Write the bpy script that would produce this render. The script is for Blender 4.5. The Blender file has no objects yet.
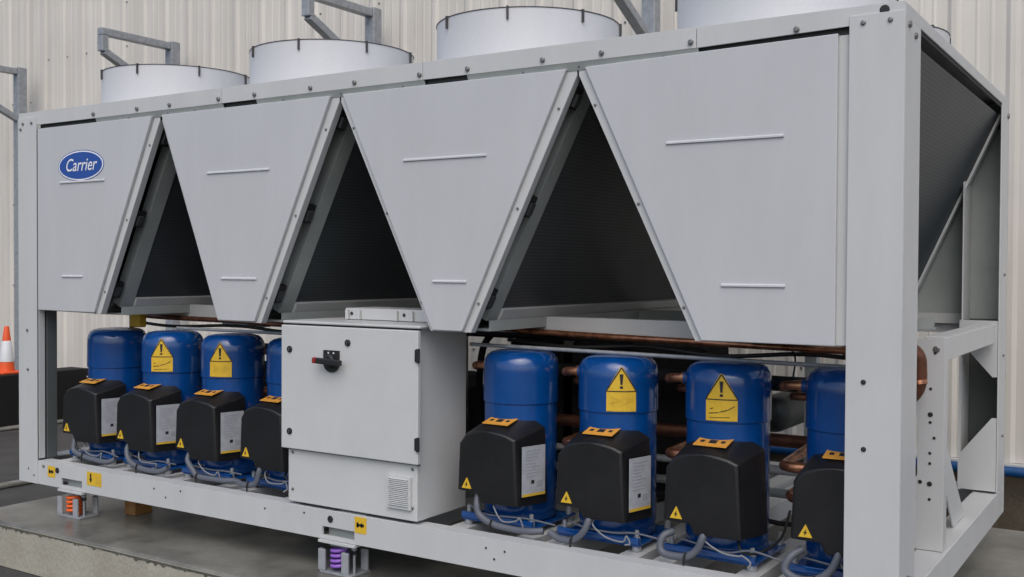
import bpy, math, random
from mathutils import Vector, Matrix
random.seed(7)
S = bpy.context.scene
C = S.collection
R = math.radians

# ------------------------------------------------------------------ camera
CAM = (5.5645, -3.4956, 1.2177); YAW = -0.57128; PIT = -0.01899; ROL = 0.00524; FPX = 1050.17
F = Vector((math.sin(YAW)*math.cos(PIT), math.cos(YAW)*math.cos(PIT), math.sin(PIT)))
RR = Vector((math.cos(YAW), -math.sin(YAW), 0)); UU = RR.cross(F)
R2 = RR*math.cos(ROL)+UU*math.sin(ROL); U2 = -RR*math.sin(ROL)+UU*math.cos(ROL)
cd = bpy.data.cameras.new('camera'); cam = bpy.data.objects.new('camera', cd); C.objects.link(cam)
M4 = Matrix((R2, U2, -F)).transposed().to_4x4(); M4.translation = Vector(CAM); cam.matrix_world = M4
cd.sensor_width = 36; cd.lens = FPX/1024*36; cd.clip_end = 500; cd.clip_start = 0.05
S.camera = cam

# ------------------------------------------------------------------ world, sun, exposure
w = bpy.data.worlds.new('World'); S.world = w; w.use_nodes = True
nt = w.node_tree; bg = nt.nodes['Background']
sky = nt.nodes.new('ShaderNodeTexSky'); sky.sky_type = 'NISHITA'; sky.sun_disc = False
SUN_EL, SUN_AZ = 50, 152          # azimuth measured clockwise from +Y
sky.sun_elevation = R(SUN_EL); sky.sun_rotation = R(SUN_AZ); sky.dust_density = 3; sky.air_density = 1.0; sky.ozone_density = 1.4
nt.links.new(sky.outputs[0], bg.inputs[0]); bg.inputs[1].default_value = 0.09
sd = bpy.data.lights.new('sun', 'SUN'); sd.energy = 0.7; sd.angle = R(60); sd.color = (1, .97, .93)
sun = bpy.data.objects.new('sun', sd); C.objects.link(sun)
az, el = R(SUN_AZ), R(SUN_EL)
dvec = Vector((math.sin(az)*math.cos(el), math.cos(az)*math.cos(el), math.sin(el)))
sun.rotation_euler = dvec.to_track_quat('Z', 'Y').to_euler(); sun.location = dvec*30
S.view_settings.view_transform = 'Standard'; S.view_settings.look = 'None'
S.view_settings.exposure = 0.76; S.view_settings.gamma = 1

# ------------------------------------------------------------------ materials
MATS = {}
def mat(name, col, rough=.5, metal=0, var=0.0, vscale=4, col2=None, bump=0, bscale=60, spec=None, stretch=None, fine=0, fscale=90):
    m = bpy.data.materials.new(name); m.use_nodes = True; MATS[name] = m
    n = m.node_tree; b = n.nodes['Principled BSDF']; L = n.links.new
    b.inputs['Roughness'].default_value = rough; b.inputs['Metallic'].default_value = metal
    if spec is not None: b.inputs['Specular IOR Level'].default_value = spec
    b.inputs['Base Color'].default_value = (*col, 1)
    tc = n.nodes.new('ShaderNodeTexCoord'); mp = n.nodes.new('ShaderNodeMapping')
    L(tc.outputs['Object'], mp.inputs[0])
    if stretch: mp.inputs['Scale'].default_value = stretch
    if var or col2:
        nz = n.nodes.new('ShaderNodeTexNoise'); nz.inputs['Scale'].default_value = vscale; nz.inputs['Detail'].default_value = 6; nz.inputs['Roughness'].default_value = .62
        L(mp.outputs[0], nz.inputs['Vector'])
        cr = n.nodes.new('ShaderNodeValToRGB'); cr.color_ramp.elements[0].position = .32; cr.color_ramp.elements[1].position = .68
        c2 = col2 or tuple(c*(1-var) for c in col); c1 = col if col2 else tuple(min(1, c*(1+var*.5)) for c in col)
        cr.color_ramp.elements[0].color = (*c2, 1); cr.color_ramp.elements[1].color = (*c1, 1)
        L(nz.outputs['Fac'], cr.inputs[0]); out = cr.outputs[0]
        if fine:
            n2 = n.nodes.new('ShaderNodeTexNoise'); n2.inputs['Scale'].default_value = fscale; n2.inputs['Detail'].default_value = 3
            L(tc.outputs['Object'], n2.inputs['Vector'])
            mr = n.nodes.new('ShaderNodeMapRange'); mr.inputs['From Min'].default_value = .3; mr.inputs['From Max'].default_value = .7
            mr.inputs['To Min'].default_value = 1-fine; mr.inputs['To Max'].default_value = 1+fine
            L(n2.outputs['Fac'], mr.inputs['Value'])
            mx = n.nodes.new('ShaderNodeVectorMath'); mx.operation = 'SCALE'; L(out, mx.inputs[0]); L(mr.outputs[0], mx.inputs['Scale']); out = mx.outputs[0]
        L(out, b.inputs['Base Color'])
        rr = n.nodes.new('ShaderNodeMapRange'); rr.inputs['To Min'].default_value = max(.05, rough-.08); rr.inputs['To Max'].default_value = min(1, rough+.12)
        L(nz.outputs['Fac'], rr.inputs['Value']); L(rr.outputs[0], b.inputs['Roughness'])
    if bump:
        bn = n.nodes.new('ShaderNodeTexNoise'); bn.inputs['Scale'].default_value = bscale; bn.inputs['Detail'].default_value = 4
        L(mp.outputs[0], bn.inputs['Vector'])
        bp = n.nodes.new('ShaderNodeBump'); bp.inputs['Strength'].default_value = bump; bp.inputs['Distance'].default_value = .01
        L(bn.outputs['Fac'], bp.inputs['Height']); L(bp.outputs[0], b.inputs['Normal'])
    return m
mat('paint', (.53, .542, .545), .42, var=.055, vscale=3.2, stretch=(1.6, 1.6, .5), bump=.05, bscale=14, fine=.02, fscale=160)
mat('panel_paint', (.50, .514, .532), .36, var=.05, vscale=2.4, stretch=(1.8, 1.8, .45), bump=.10, bscale=4, fine=.02, fscale=220)
mat('cabinet_paint', (.56, .572, .57), .38, var=.05, vscale=3, bump=.06, bscale=6, fine=.015, fscale=220)
mat('shroud_paint', (.57, .58, .60), .5, var=.035, vscale=3, stretch=(2, 2, .35), fine=.02)
mat('inner_steel', (.36, .39, .38), .5, var=.12, vscale=5)
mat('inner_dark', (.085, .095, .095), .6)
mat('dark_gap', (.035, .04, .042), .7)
mat('bolt', (.22, .22, .22), .4, metal=.7)
mat('black', (.012, .012, .013), .55)
mat('rim', (.05, .05, .055), .6)
mat('box_plastic', (.009, .009, .010), .42, var=.25, vscale=8, bump=.10, bscale=260)
mat('blue_paint', (.002, .060, .25), .15, var=.18, vscale=7, bump=.07, bscale=12, spec=.75)
mat('blue_dark', (.004, .05, .19), .4, var=.3, vscale=14)
mat('copper', (.56, .27, .15), .28, metal=.8, col2=(.22, .075, .04), vscale=22)
mat('copper_dull', (.30, .13, .08), .5, metal=.8, col2=(.10, .05, .035), vscale=10)
mat('galv', (.34, .36, .385), .45, metal=.3, var=.22, vscale=22, bump=.05)
mat('galv_bright', (.36, .38, .40), .45, metal=.2, var=.12, vscale=20)
mat('rubber_hose', (.10, .11, .135), .5)
mat('wire', (.19, .20, .22), .5)
mat('insulation', (.011, .011, .012), .85, bump=.3, bscale=40)
mat('vessel', (.018, .024, .024), .5)
mat('yellow', (.70, .45, .03), .5, var=.10, vscale=30)
mat('yellow_old', (.62, .40, .04), .55, var=.2, vscale=40)
mat('orange_label', (.72, .33, .04), .5, var=.1, vscale=30)
mat('white_label', (.62, .64, .66), .45, var=.05)
mat('plate_grey', (.40, .42, .46), .42, var=.15, vscale=30)
mat('ink', (.015, .015, .015), .6)
mat('ink_grey', (.32, .34, .37), .6)
mat('logo_blue', (.012, .07, .33), .35)
mat('white', (.80, .81, .83), .4)
mat('red', (.25, .02, .02), .4)
mat('orange_spring', (.80, .13, .015), .4)
mat('purple_spring', (.27, .12, .52), .4)
mat('cone_orange', (.78, .10, .02), .45)
mat('timber', (.28, .14, .045), .7, var=.3, vscale=20)
mat('pipe_blue', (.004, .06, .19), .4)
mat('wall_black', (.005, .005, .0055), .9, var=.3, vscale=6)
mat('kerb', (.22, .215, .19), .85, var=.35, vscale=7, bump=.3)
mat('concrete', (.22, .216, .19), .30, col2=(.085, .086, .077), vscale=3.4, bump=.10, bscale=18, fine=.10, fscale=70)
mat('concrete_face', (.40, .385, .32), .85, col2=(.30, .285, .235), vscale=2.6, bump=.3, bscale=30, fine=.12, fscale=60)
mat('moss_drip', (.10, .098, .078), .9, var=.4, vscale=20)
mat('asphalt', (.068, .066, .063), .75, col2=(.04, .038, .036), vscale=3, bump=.5, bscale=120, fine=.3, fscale=120)
mat('plinth', (.11, .09, .062), .85, col2=(.045, .036, .027), vscale=2.5, bump=.3, fine=.15, fscale=50)
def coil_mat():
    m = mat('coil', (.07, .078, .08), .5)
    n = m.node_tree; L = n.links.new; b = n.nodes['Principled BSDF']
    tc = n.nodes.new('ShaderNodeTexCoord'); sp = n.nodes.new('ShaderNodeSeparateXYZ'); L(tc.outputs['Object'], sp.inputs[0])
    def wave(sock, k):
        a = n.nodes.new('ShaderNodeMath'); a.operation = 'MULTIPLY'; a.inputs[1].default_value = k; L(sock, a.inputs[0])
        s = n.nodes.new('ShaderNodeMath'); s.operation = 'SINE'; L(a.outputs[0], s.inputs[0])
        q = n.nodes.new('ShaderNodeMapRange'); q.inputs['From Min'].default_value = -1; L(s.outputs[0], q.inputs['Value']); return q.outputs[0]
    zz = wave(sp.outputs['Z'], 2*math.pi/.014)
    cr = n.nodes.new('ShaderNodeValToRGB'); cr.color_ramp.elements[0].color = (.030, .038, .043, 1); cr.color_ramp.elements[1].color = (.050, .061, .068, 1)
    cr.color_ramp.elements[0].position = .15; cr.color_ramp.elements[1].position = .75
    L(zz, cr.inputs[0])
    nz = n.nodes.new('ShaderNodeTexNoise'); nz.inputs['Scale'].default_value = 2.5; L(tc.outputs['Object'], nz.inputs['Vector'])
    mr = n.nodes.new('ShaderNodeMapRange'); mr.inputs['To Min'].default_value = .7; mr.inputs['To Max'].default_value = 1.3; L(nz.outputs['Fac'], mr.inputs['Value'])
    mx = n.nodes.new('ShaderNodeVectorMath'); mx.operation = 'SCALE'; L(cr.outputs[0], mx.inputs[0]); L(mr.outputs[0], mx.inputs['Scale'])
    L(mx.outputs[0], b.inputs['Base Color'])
coil_mat()
def clad_mat():
    m = mat('cladding', (.55, .51, .42), .5)
    n = m.node_tree; L = n.links.new; b = n.nodes['Principled BSDF']
    tc = n.nodes.new('ShaderNodeTexCoord'); mp = n.nodes.new('ShaderNodeMapping'); mp.inputs['Scale'].default_value = (9, 9, .35); L(tc.outputs['Object'], mp.inputs[0])
    nz = n.nodes.new('ShaderNodeTexNoise'); nz.inputs['Scale'].default_value = 1.2; nz.inputs['Detail'].default_value = 5; L(mp.outputs[0], nz.inputs['Vector'])
    cr = n.nodes.new('ShaderNodeValToRGB'); cr.color_ramp.elements[0].position = .3; cr.color_ramp.elements[1].position = .7
    cr.color_ramp.elements[0].color = (.56, .535, .485, 1); cr.color_ramp.elements[1].color = (.67, .64, .59, 1)
    L(nz.outputs['Fac'], cr.inputs[0])
    n2 = n.nodes.new('ShaderNodeTexNoise'); n2.inputs['Scale'].default_value = 1.1; n2.inputs['Detail'].default_value = 5; L(tc.outputs['Object'], n2.inputs['Vector'])
    mr = n.nodes.new('ShaderNodeMapRange'); mr.inputs['From Min'].default_value = .3; mr.inputs['From Max'].default_value = .7; mr.inputs['To Min'].default_value = .92; mr.inputs['To Max'].default_value = 1.06; L(n2.outputs['Fac'], mr.inputs['Value'])
    mx = n.nodes.new('ShaderNodeVectorMath'); mx.operation = 'SCALE'; L(cr.outputs[0], mx.inputs[0]); L(mr.outputs[0], mx.inputs['Scale'])
    L(mx.outputs[0], b.inputs['Base Color'])
clad_mat()

# ------------------------------------------------------------------ mesh builder
WORLD = {}
class MB:
    def __init__(s): s.v = []; s.f = []; s.m = []; s.mats = []
    def mi(s, m):
        if m not in s.mats: s.mats.append(m)
        return s.mats.index(m)
    def add(s, vs, fs, m):
        o = len(s.v); s.v += [tuple(v) for v in vs]; k = s.mi(m)
        for f in fs: s.f.append([i+o for i in f]); s.m.append(k)
        return s
    def box(s, x0, x1, y0, y1, z0, z1, m='paint'):
        vs = [(x, y, z) for x in (x0, x1) for y in (y0, y1) for z in (z0, z1)]
        return s.add(vs, [(0,1,3,2), (4,6,7,5), (0,4,5,1), (2,3,7,6), (0,2,6,4), (1,5,7,3)], m)
    def beam(s, a, b, w, h, m='paint', up=(0,0,1)):     # bar of rectangular section from a to b
        a = Vector(a); b = Vector(b); d = (b-a).normalized(); sd = d.cross(Vector(up))
        sd = sd.normalized() if sd.length > 1e-6 else Vector((1,0,0)); u = sd.cross(d)
        vs = [p+sd*(i*w/2)+u*(j*h/2) for p in (a, b) for i in (-1, 1) for j in (-1, 1)]
        return s.add(vs, [(0,1,3,2), (4,6,7,5), (0,4,5,1), (2,3,7,6), (0,2,6,4), (1,5,7,3)], m)
    def prism(s, poly, y0, y1, m='paint', axis='y'):    # polygon in (x,z) extruded along y, or (y,z) along x, or (x,y) along z
        n = len(poly)
        def P(p, t): return (p[0], t, p[1]) if axis == 'y' else ((t, p[0], p[1]) if axis == 'x' else (p[0], p[1], t))
        vs = [P(p, y0) for p in poly]+[P(p, y1) for p in poly]
        fs = [list(range(n)), list(range(2*n-1, n-1, -1))]+[(i, n+i, n+(i+1) % n, (i+1) % n) for i in range(n)]
        return s.add(vs, fs, m)
    def tube(s, pts, r, m='copper', n=12, cap=True):
        pts = [Vector(p) for p in pts]; vs = []; fs = []; prev = None
        for i, p in enumerate(pts):
            d = (pts[min(i+1, len(pts)-1)]-pts[max(i-1, 0)]).normalized()
            if prev is None:
                a = Vector((0,0,1)) if abs(d.z) < .9 else Vector((1,0,0)); u = d.cross(a).normalized()
            else:
                u = (prev-d*prev.dot(d)).normalized()
            prev = u; q = d.cross(u)
            for k in range(n):
                t = 2*math.pi*k/n; vs.append(p+u*r*math.cos(t)+q*r*math.sin(t))
        for i in range(len(pts)-1):
            for k in range(n): fs.append((i*n+k, i*n+(k+1) % n, (i+1)*n+(k+1) % n, (i+1)*n+k))
        if cap: fs += [list(range(n))[::-1], [(len(pts)-1)*n+k for k in range(n)]]
        return s.add(vs, fs, m)
    def lathe(s, prof, c=(0,0,0), m='blue_paint', n=40, axis='z', cap=True):
        vs = []; fs = []
        for r, h in prof:
            for k in range(n):
                t = 2*math.pi*k/n; a, b = r*math.cos(t), r*math.sin(t)
                vs.append({'z': (c[0]+a, c[1]+b, c[2]+h), 'y': (c[0]+a, c[1]+h, c[2]+b), 'x': (c[0]+h, c[1]+a, c[2]+b)}[axis])
        for i in range(len(prof)-1):
            for k in range(n): fs.append((i*n+k, i*n+(k+1) % n, (i+1)*n+(k+1) % n, (i+1)*n+k))
        if cap: fs += [list(range(n))[::-1], [(len(prof)-1)*n+k for k in range(n)]]
        return s.add(vs, fs, m)
    def disc(s, x, y, z, r, t=.006, m='bolt', axis='y', n=12):   # bolt head standing t proud towards minus axis
        return s.lathe([(r, 0), (r, -t*.7), (r*.7, -t)], (x, y, z), m, n, axis)
    def build(s, name, parent=None, bevel=0, smooth=None, origin=(0,0,0)):
        me = bpy.data.meshes.new(name); o = Vector(origin)
        pw = WORLD.get(parent.name, Vector()) if parent else Vector()
        me.from_pydata([tuple(Vector(v)-o) for v in s.v], [], s.f)
        for m in s.mats: me.materials.append(MATS[m])
        me.polygons.foreach_set('material_index', s.m); me.update()
        import bmesh
        bm = bmesh.new(); bm.from_mesh(me); bmesh.ops.recalc_face_normals(bm, faces=bm.faces[:]); bm.to_mesh(me); bm.free()
        if smooth is not None:
            me.polygons.foreach_set('use_smooth', [True]*len(me.polygons)); me.set_sharp_from_angle(angle=R(smooth))
        ob = bpy.data.objects.new(name, me); C.objects.link(ob)
        if parent: ob.parent = parent
        ob.location = o-pw; WORLD[ob.name] = o
        if bevel:
            b = ob.modifiers.new('bevel', 'BEVEL'); b.width = bevel; b.segments = 2; b.limit_method = 'ANGLE'; b.angle_limit = R(40)
        return ob
def smoothpath(pts, k=6):                                # Catmull-Rom through the points
    P = [Vector(p) for p in pts]; P = [P[0]*2-P[1]]+P+[P[-1]*2-P[-2]]; out = []
    for i in range(1, len(P)-2):
        for j in range(k):
            t = j/k; a, b, c, d = P[i-1:i+3]
            out.append(.5*((2*b)+(c-a)*t+(2*a-5*b+4*c-d)*t*t+(3*b-a-3*c+d)*t**3))
    return out+[P[-2]]
def tag(o, label=None, cat=None, group=None, kind=None):
    for k, v in (('label', label), ('category', cat), ('group', group), ('kind', kind)):
        if v: o[k] = v
    return o
def empty(name, loc):
    o = bpy.data.objects.new(name, None); C.objects.link(o); o.location = loc; WORLD[o.name] = Vector(loc); o.empty_display_size = .2; return o
def copy_tree(o, parent=None):
    c = o.copy(); C.objects.link(c); c.parent = parent
    for ch in list(o.children): copy_tree(ch, c)
    return c

# ------------------------------------------------------------------ setting
SLAB = -.155; GND = -.39
m = MB(); m.box(-60, 60, -60, 60, GND-.3, GND, 'asphalt'); tag(m.build('ground'), kind='structure')
m = MB(); m.box(-.11, 9.5, -.255, 2.62, GND+.004, SLAB, 'concrete')
slab = m.build('concrete_slab', bevel=.012); tag(slab, kind='structure')
m = MB(); m.box(-.107, 9.4, -.267, -.257, GND+.004, SLAB-.012, 'concrete_face')
# ragged run-off stain hanging from the arris
pts = []; x = -.107
while x < 3.4:
    dd = .004+.005*random.random()+(.010 if random.random() < .15 else 0)+.003*math.sin(x*5); pts.append((x, dd)); x += .008+.012*random.random()
vs = []; fs = []
for i, (x, dd) in enumerate(pts): vs += [(x, -.2685, SLAB-.010), (x, -.2685, SLAB-.014-dd)]
for i in range(len(pts)-1): fs.append((2*i, 2*i+1, 2*i+3, 2*i+2))
m.add(vs, fs, 'moss_drip')
o = m.build('slab_edge'); tag(o, kind='structure')
m = MB(); m.box(-1.66, -1.58, -6, 3.3, GND+.004, GND+.035, 'kerb'); m.box(-4.19, -4.08, -4, 3.3, GND+.004, GND+.03, 'kerb')
tag(m.build('kerb_strip', bevel=.01), kind='structure')

WY = 3.45
bld = empty('warehouse_building', (0, WY, GND))
tag(bld, 'cream profiled metal warehouse wall rising behind the big grey cooling machine', 'building')
# profiled sheet: wide raised rib, two shallow stiffeners per 333 mm pitch
prof = [(0, 0), (.026, -.016), (.056, -.016), (.082, 0), (.160, 0), (.168, -.003), (.178, -.003), (.186, 0), (.242, 0), (.250, -.003), (.260, -.003), (.268, 0)]
xs = []
for k in range(-72, 40):
    for dx, dy in prof: xs.append((k/3+dx-.04, dy))
m = MB(); zl, zh = .062, 6.6; vs = []
for x, dy in xs: vs += [(x, WY+dy, zl), (x, WY+dy, zh)]
m.add(vs, [(2*i, 2*i+1, 2*i+3, 2*i+2) for i in range(len(xs)-1)], 'cladding')
m.box(xs[0][0], xs[-1][0], WY+.02, WY+.25, zl, zh, 'cladding')
for zr in (.56, 1.0, 1.9, 2.42, 3.03, 3.47, 3.92, 4.4):
    for k in range(-40, 22):
        if random.random() < .62: continue
        jx = random.uniform(-.004, .004)
        m.disc(k/3+.006-.04+.105+jx, WY-.001, zr+random.uniform(-.006, .006), .009, .008, 'bolt', n=8)
m.build('wall_cladding', bld, origin=(0, WY, GND))
m = MB(); m.box(xs[0][0], xs[-1][0], WY-.055, WY-.002, .045, .060, 'paint'); m.build('drip_flashing', bld, origin=(0, WY, .05))
m = MB(); m.box(xs[0][0], xs[-1][0], WY+.0, WY+.3, GND-.2, .044, 'plinth'); m.build('wall_plinth', bld, origin=(0, WY, GND))
m = MB(); m.box(xs[0][0], xs[-1][0], WY-.12, WY+.3, zh, zh+.15, 'paint'); m.build('eaves_gutter', bld, origin=(0, WY, zh))

m = MB(); m.box(-4.50, -4.2, -3, 3.42, GND-.1, .14, 'wall_black')
tag(m.build('low_wall', bevel=.01, origin=(-4.3, 1, GND)), 'low black wall at far left that the traffic cone stands on', 'wall')

m = MB()
m.tube([(2.6, 3.33, .02), (9, 3.33, .045)], .031, 'pipe_blue', 14)
pp = m.build('water_pipe', smooth=50, origin=(2.6, 3.33, 0)); tag(pp, 'blue water pipe running low along the foot of the cream wall', 'pipe')
for x in (3.0, 4.6, 6.2): MB().box(x, x+.03, 3.30, 3.45, -.03, -.014, 'galv').build('pipe_bracket', pp, origin=(x, 3.3, 0))

# traffic cone on the low wall
cx, cy, cz = -4.36, 2.60, .14
cone = empty('traffic_cone', (cx, cy, cz)); tag(cone, 'orange and white traffic cone standing on the low black wall', 'traffic cone')
def rr(h): return .082-(.082-.020)*h/.5
m = MB(); m.lathe([(rr(0.03), .025), (rr(.12), .12), (rr(.33), .33), (rr(.46), .46), (.018, .475), (.014, .475), (.01, .40)], (cx, cy, cz), 'cone_orange', 28)
m.build('cone_body', cone, smooth=50, origin=(cx, cy, cz))
m = MB(); m.lathe([(rr(.12), .12), (rr(.12)+.003, .122), (rr(.33)+.003, .328), (rr(.33), .33)], (cx, cy, cz), 'white_label', 28); m.build('reflective_sleeve', cone, smooth=50, origin=(cx, cy, cz))
m = MB(); m.box(cx-.11, cx+.11, cy-.11, cy+.11, cz, cz+.028, 'cone_orange'); m.build('cone_base', cone, bevel=.012, origin=(cx, cy, cz))

# galvanised wall posts with raking arm heads
def make_post():
    r = empty('steel_bracket_post', (0, 3.22, GND))
    m = MB(); m.box(-.05, .05, 3.17, 3.27, GND, 3.36, 'galv'); m.box(-.11, .11, 3.11, 3.33, GND, GND+.012, 'galv')
    m.build('post', r, bevel=.006, origin=(0, 3.22, GND))
    m = MB(); m.beam((0, 3.17, 3.315), (0, 2.42, 3.315), .075, .065, 'galv'); m.build('top_arm', r, bevel=.006, origin=(0, 3.17, 3.3))
    m = MB(); m.box(-.0375, .0375, 2.4195, 2.485, 3.14, 3.282, 'galv'); m.build('drop_arm', r, bevel=.006, origin=(0, 2.42, 3.2))
    m = MB(); m.beam((0, 2.455, 3.145), (0, 3.19, 2.80), .07, .062, 'galv'); m.build('diagonal_brace', r, bevel=.006, origin=(0, 2.45, 3.1))
    return r
p0 = make_post(); plabs = ['galvanised bracket post at the far left edge of the photo', 'galvanised bracket post rising behind the leftmost fan', 'galvanised bracket post rising behind the second fan from the left', 'galvanised bracket post between the third and fourth fans of the front row']
for i, x in enumerate((-5.10, -2.62, -.13, 2.39)):
    o = p0 if i == 0 else copy_tree(p0); o.location.x = x
    tag(o, plabs[i], 'steel post', 'galvanised bracket posts along the wall')

# ------------------------------------------------------------------ the chiller
CH = empty('air_cooled_chiller', (2.4, 1.155, 0))
tag(CH, 'large pale grey air cooled chiller with blue compressors and trapezoid side panels', 'chiller')
L_, D_, H_ = 4.8, 2.31, 2.077
def part(m, name, origin, **k): return m.build(name, CH, origin=origin, **k)

# base frame
def rail(y0, y1, yf0, yf1, name):
    m = MB(); slots = [(.383, .567), (2.31, 2.50)] if y0 < .1 else []
    x = 0
    for a, b in slots:
        m.box(x, a, y0, y1, 0, .131); m.box(a, b, y0, y1, .057, .131); m.box(a, b, y0, y1, 0, .018); m.box(a+.002, b-.002, y1+.03, y1+.034, .0, .125, 'inner_steel'); x = b
    m.box(x, 4.8, y0, y1, 0, .131)
    m.box(0.002, 4.798, yf0, yf1, .118, .129); m.box(.002, 4.798, yf0, yf1, .002, .010)
    if y0 < .1:
        for bx, bz in ((.09, .078), (.142, .045), (.226, .105)): m.disc(bx, -.001, bz, .008)
        for bx in (.345+.005, 2.36): m.disc(bx, -.001, .094, .016, .004, 'ink')
        for bx, bz in ((1.16, .09), (1.36, .10), (1.25, .055), (3.2, .09), (3.29, .088), (3.24, .05), (1.95, .09), (4.1, .09), (2.2, .102)): m.disc(bx, -.001, bz, .005, .002, 'ink', n=8)
        for a, b in slots: m.box(a-.015, b+.01, -.012, .09, -.014, -.002, 'paint')
    part(m, name, (2.4, y0, 0), bevel=.003)
rail(0, .012, .012, .085, 'base_rail'); rail(D_-.012, D_, D_-.085, D_-.012, 'base_rail')
for x0, x1, f0, f1 in ((0, .012, .012, .10), (4.788, 4.8, 4.69, 4.788)):
    m = MB(); m.box(x0, x1, .016, D_-.014, 0.001, .1305); m.box(f0, f1, .09, D_-.09, .1185, .1285); m.box(f0, f1, .09, D_-.09, .001, .01)
    if x0 > 1:
        for by in (.35, 1.25, 2.2): m.disc(4.8, by, .06, .007, .005, axis='x')
    part(m, 'end_rail', (x0, 1.1, 0), bevel=.003)
cent = [.40, .877, 1.352, 1.83, 3.142, 3.613, 4.085, 4.556]
for x in sorted([c+s*.165 for c in cent for s in (-1, 1)]+[2.2, 2.65]):
    m = MB(); m.box(x-.042, x+.042, .087, D_-.087, .108, .118, 'paint'); m.box(x-.042, x-.036, .087, D_-.087, .03, .108, 'paint'); m.box(x+.036, x+.042, .087, D_-.087, .03, .108, 'paint')
    part(m, 'cross_member', (x, .1, .1))
# yellow lifting stickers
def sticker(x0, x1, z0, z1, kind):
    m = MB(); m.box(x0, x1, -.0016, -.0006, z0, z1, 'yellow'); cx_, cz_ = (x0+x1)/2, (z0+z1)/2; y = (-.0028, -.0018)
    if kind == 'hook':
        m.box(cx_-.022, cx_+.02, *y, cz_-.005, cz_+.005, 'ink'); m.box(cx_-.022, cx_-.010, *y, cz_-.011, cz_+.011, 'ink'); m.box(cx_+.002, cx_+.012, *y, cz_-.009, cz_+.009, 'ink')
    else:
        q = x0+(x1-x0)*.27
        m.box(q-.006, q+.006, *y, cz_-.004, z1-.010, 'ink'); m.prism([(q-.013, cz_-.002), (q+.013, cz_-.002), (q, cz_-.022)], *y, 'ink')
        for t in range(3): m.box(x1-.045, x1-.010, *y, cz_-.020+t*.014, cz_-.014+t*.014, 'yellow_old')
        m.prism([(x1-.05, cz_-.02), (x1-.028, cz_+.022), (x1-.008, cz_-.02)], -.0034, -.0029, 'yellow_old')
    part(m, 'lifting_sticker', (cx_, 0, cz_))
sticker(.262, .330, .050, .112, 'hook'); sticker(.612, .735, .045, .118, 'arrow'); sticker(2.503, 2.570, .054, .126, 'hook')

# corner posts
def post(x0, x1, y0, y1, sx, sy, bolts):   # sheet C-section: faces on the outside
    m = MB(); t = .006
    yf = (y0, y0+t) if sy < 0 else (y1-t, y1); fm = 'paint' if sy < 0 else 'inner_steel'
    xf = (x0, x0+t) if sx < 0 else (x1-t, x1)
    m.box(x0, x1, yf[0]-(.006 if sy < 0 else 0), yf[1]-(.006 if sy < 0 else 0), .0, H_-.03, fm)
    m.box(xf[0], xf[1], y0+t, y1-t, .133, H_-.045)
    xr = (x1-t, x1) if sx < 0 else (x0, x0+t)
    m.box(xr[0], xr[1], y0+t if sy < 0 else y0+.02, min(y1-t, y0+.06) if sy < 0 else y1-t, .14, H_-.09)
    for bx, by, bz, ax, mm in bolts: m.disc(bx, by, bz, .0085, .007, mm, axis=ax)
    part(m, 'corner_post', (x0, y0, 0), bevel=.004)
post(0, .172, 0, .05, -1, -1, [(.086, -.006, .858, 'y', 'bolt'), (.091, -.006, .638, 'y', 'bolt'), (.05, -.006, 2.015, 'y', 'bolt'), (.13, -.006, 2.015, 'y', 'bolt'), (.028, -.006, 1.985, 'y', 'bolt')])
post(4.625, 4.8, 0, .235, 1, -1, [(4.683, -.004, .854, 'y', 'ink'), (4.686, -.004, .635, 'y', 'ink'), (4.67, -.006, 2.02, 'y', 'bolt'), (4.755, -.006, 2.02, 'y', 'bolt')])
post(0, .172, D_-.2, D_, -1, 1, []); post(4.625, 4.8, D_-.24, D_, 1, 1, [])
for by, bz, br in ((.05, 2.01, .011), (.14, 1.99, .011), (2.2, 1.2, .007), (2.2, .8, .007), (2.2, .4, .007), (2.26, 1.99, .014)):
    part(MB().disc(4.8, by, bz, br, -.009, 'bolt', axis='x'), 'post_bolt', (4.8, by, bz))
m = MB(); m.box(.02, .172, .056, .12, .133, 1.99, 'inner_dark'); part(m, 'post_liner_and_shade', (.1, .08, .1), bevel=.003)
# top rails: joints at each module, dark strips paint the shade in the slot after each joint
m = MB(); js = [0.0, 1.655, 2.87, 4.09, 4.8]
m.prism([(4.0912, 2.003), (4.7988, 2.020), (4.7988, H_), (4.0912, H_)], -.001, .008, 'paint')
for a, b in list(zip(js[:-1], js[1:]))[:-1]: m.box(a+.0012, b-.0012, -.001, .008, 2.003, H_)
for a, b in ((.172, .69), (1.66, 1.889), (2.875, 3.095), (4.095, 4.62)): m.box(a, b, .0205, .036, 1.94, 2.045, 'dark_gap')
for a, b in ((.69, 1.66), (1.889, 2.875), (3.095, 4.095)): m.prism([(-.001, 2.002), (.008, 2.002), (.018, 1.980), (.012, 1.972)], a, b, 'inner_steel', axis='x')
for bx in (.678, 1.034, 1.284, 1.638, 1.882, 2.237, 2.498, 2.855, 3.1, 3.455, 3.712, 4.069, 4.45): m.disc(bx, -.002, 2.025, .010, .010, 'bolt')
for bx in (.9, 1.2, 1.4, 2.0, 2.35, 2.7, 3.3, 3.55, 3.9): m.disc(bx+.06, .010, 1.988, .006, .006, 'bolt', n=8)
m.disc(4.735, -.001, 2.055, .016, .002, 'ink', n=16)
part(m, 'top_rail', (2.4, 0, 2), bevel=.0025)
m = MB(); m.box(0, 4.8, D_-.008, D_, 2.0, H_); part(m, 'top_rail', (2.4, D_, 2), bevel=.0025)
for x0, x1 in ((0, .008), (4.792, 4.8)):
    m = MB(); m.box(x0, x1, .01, D_-.01, 2.03, H_-.002)
    part(m, 'end_top_rail', (x0, 1.1, 2), bevel=.0025)
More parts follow.
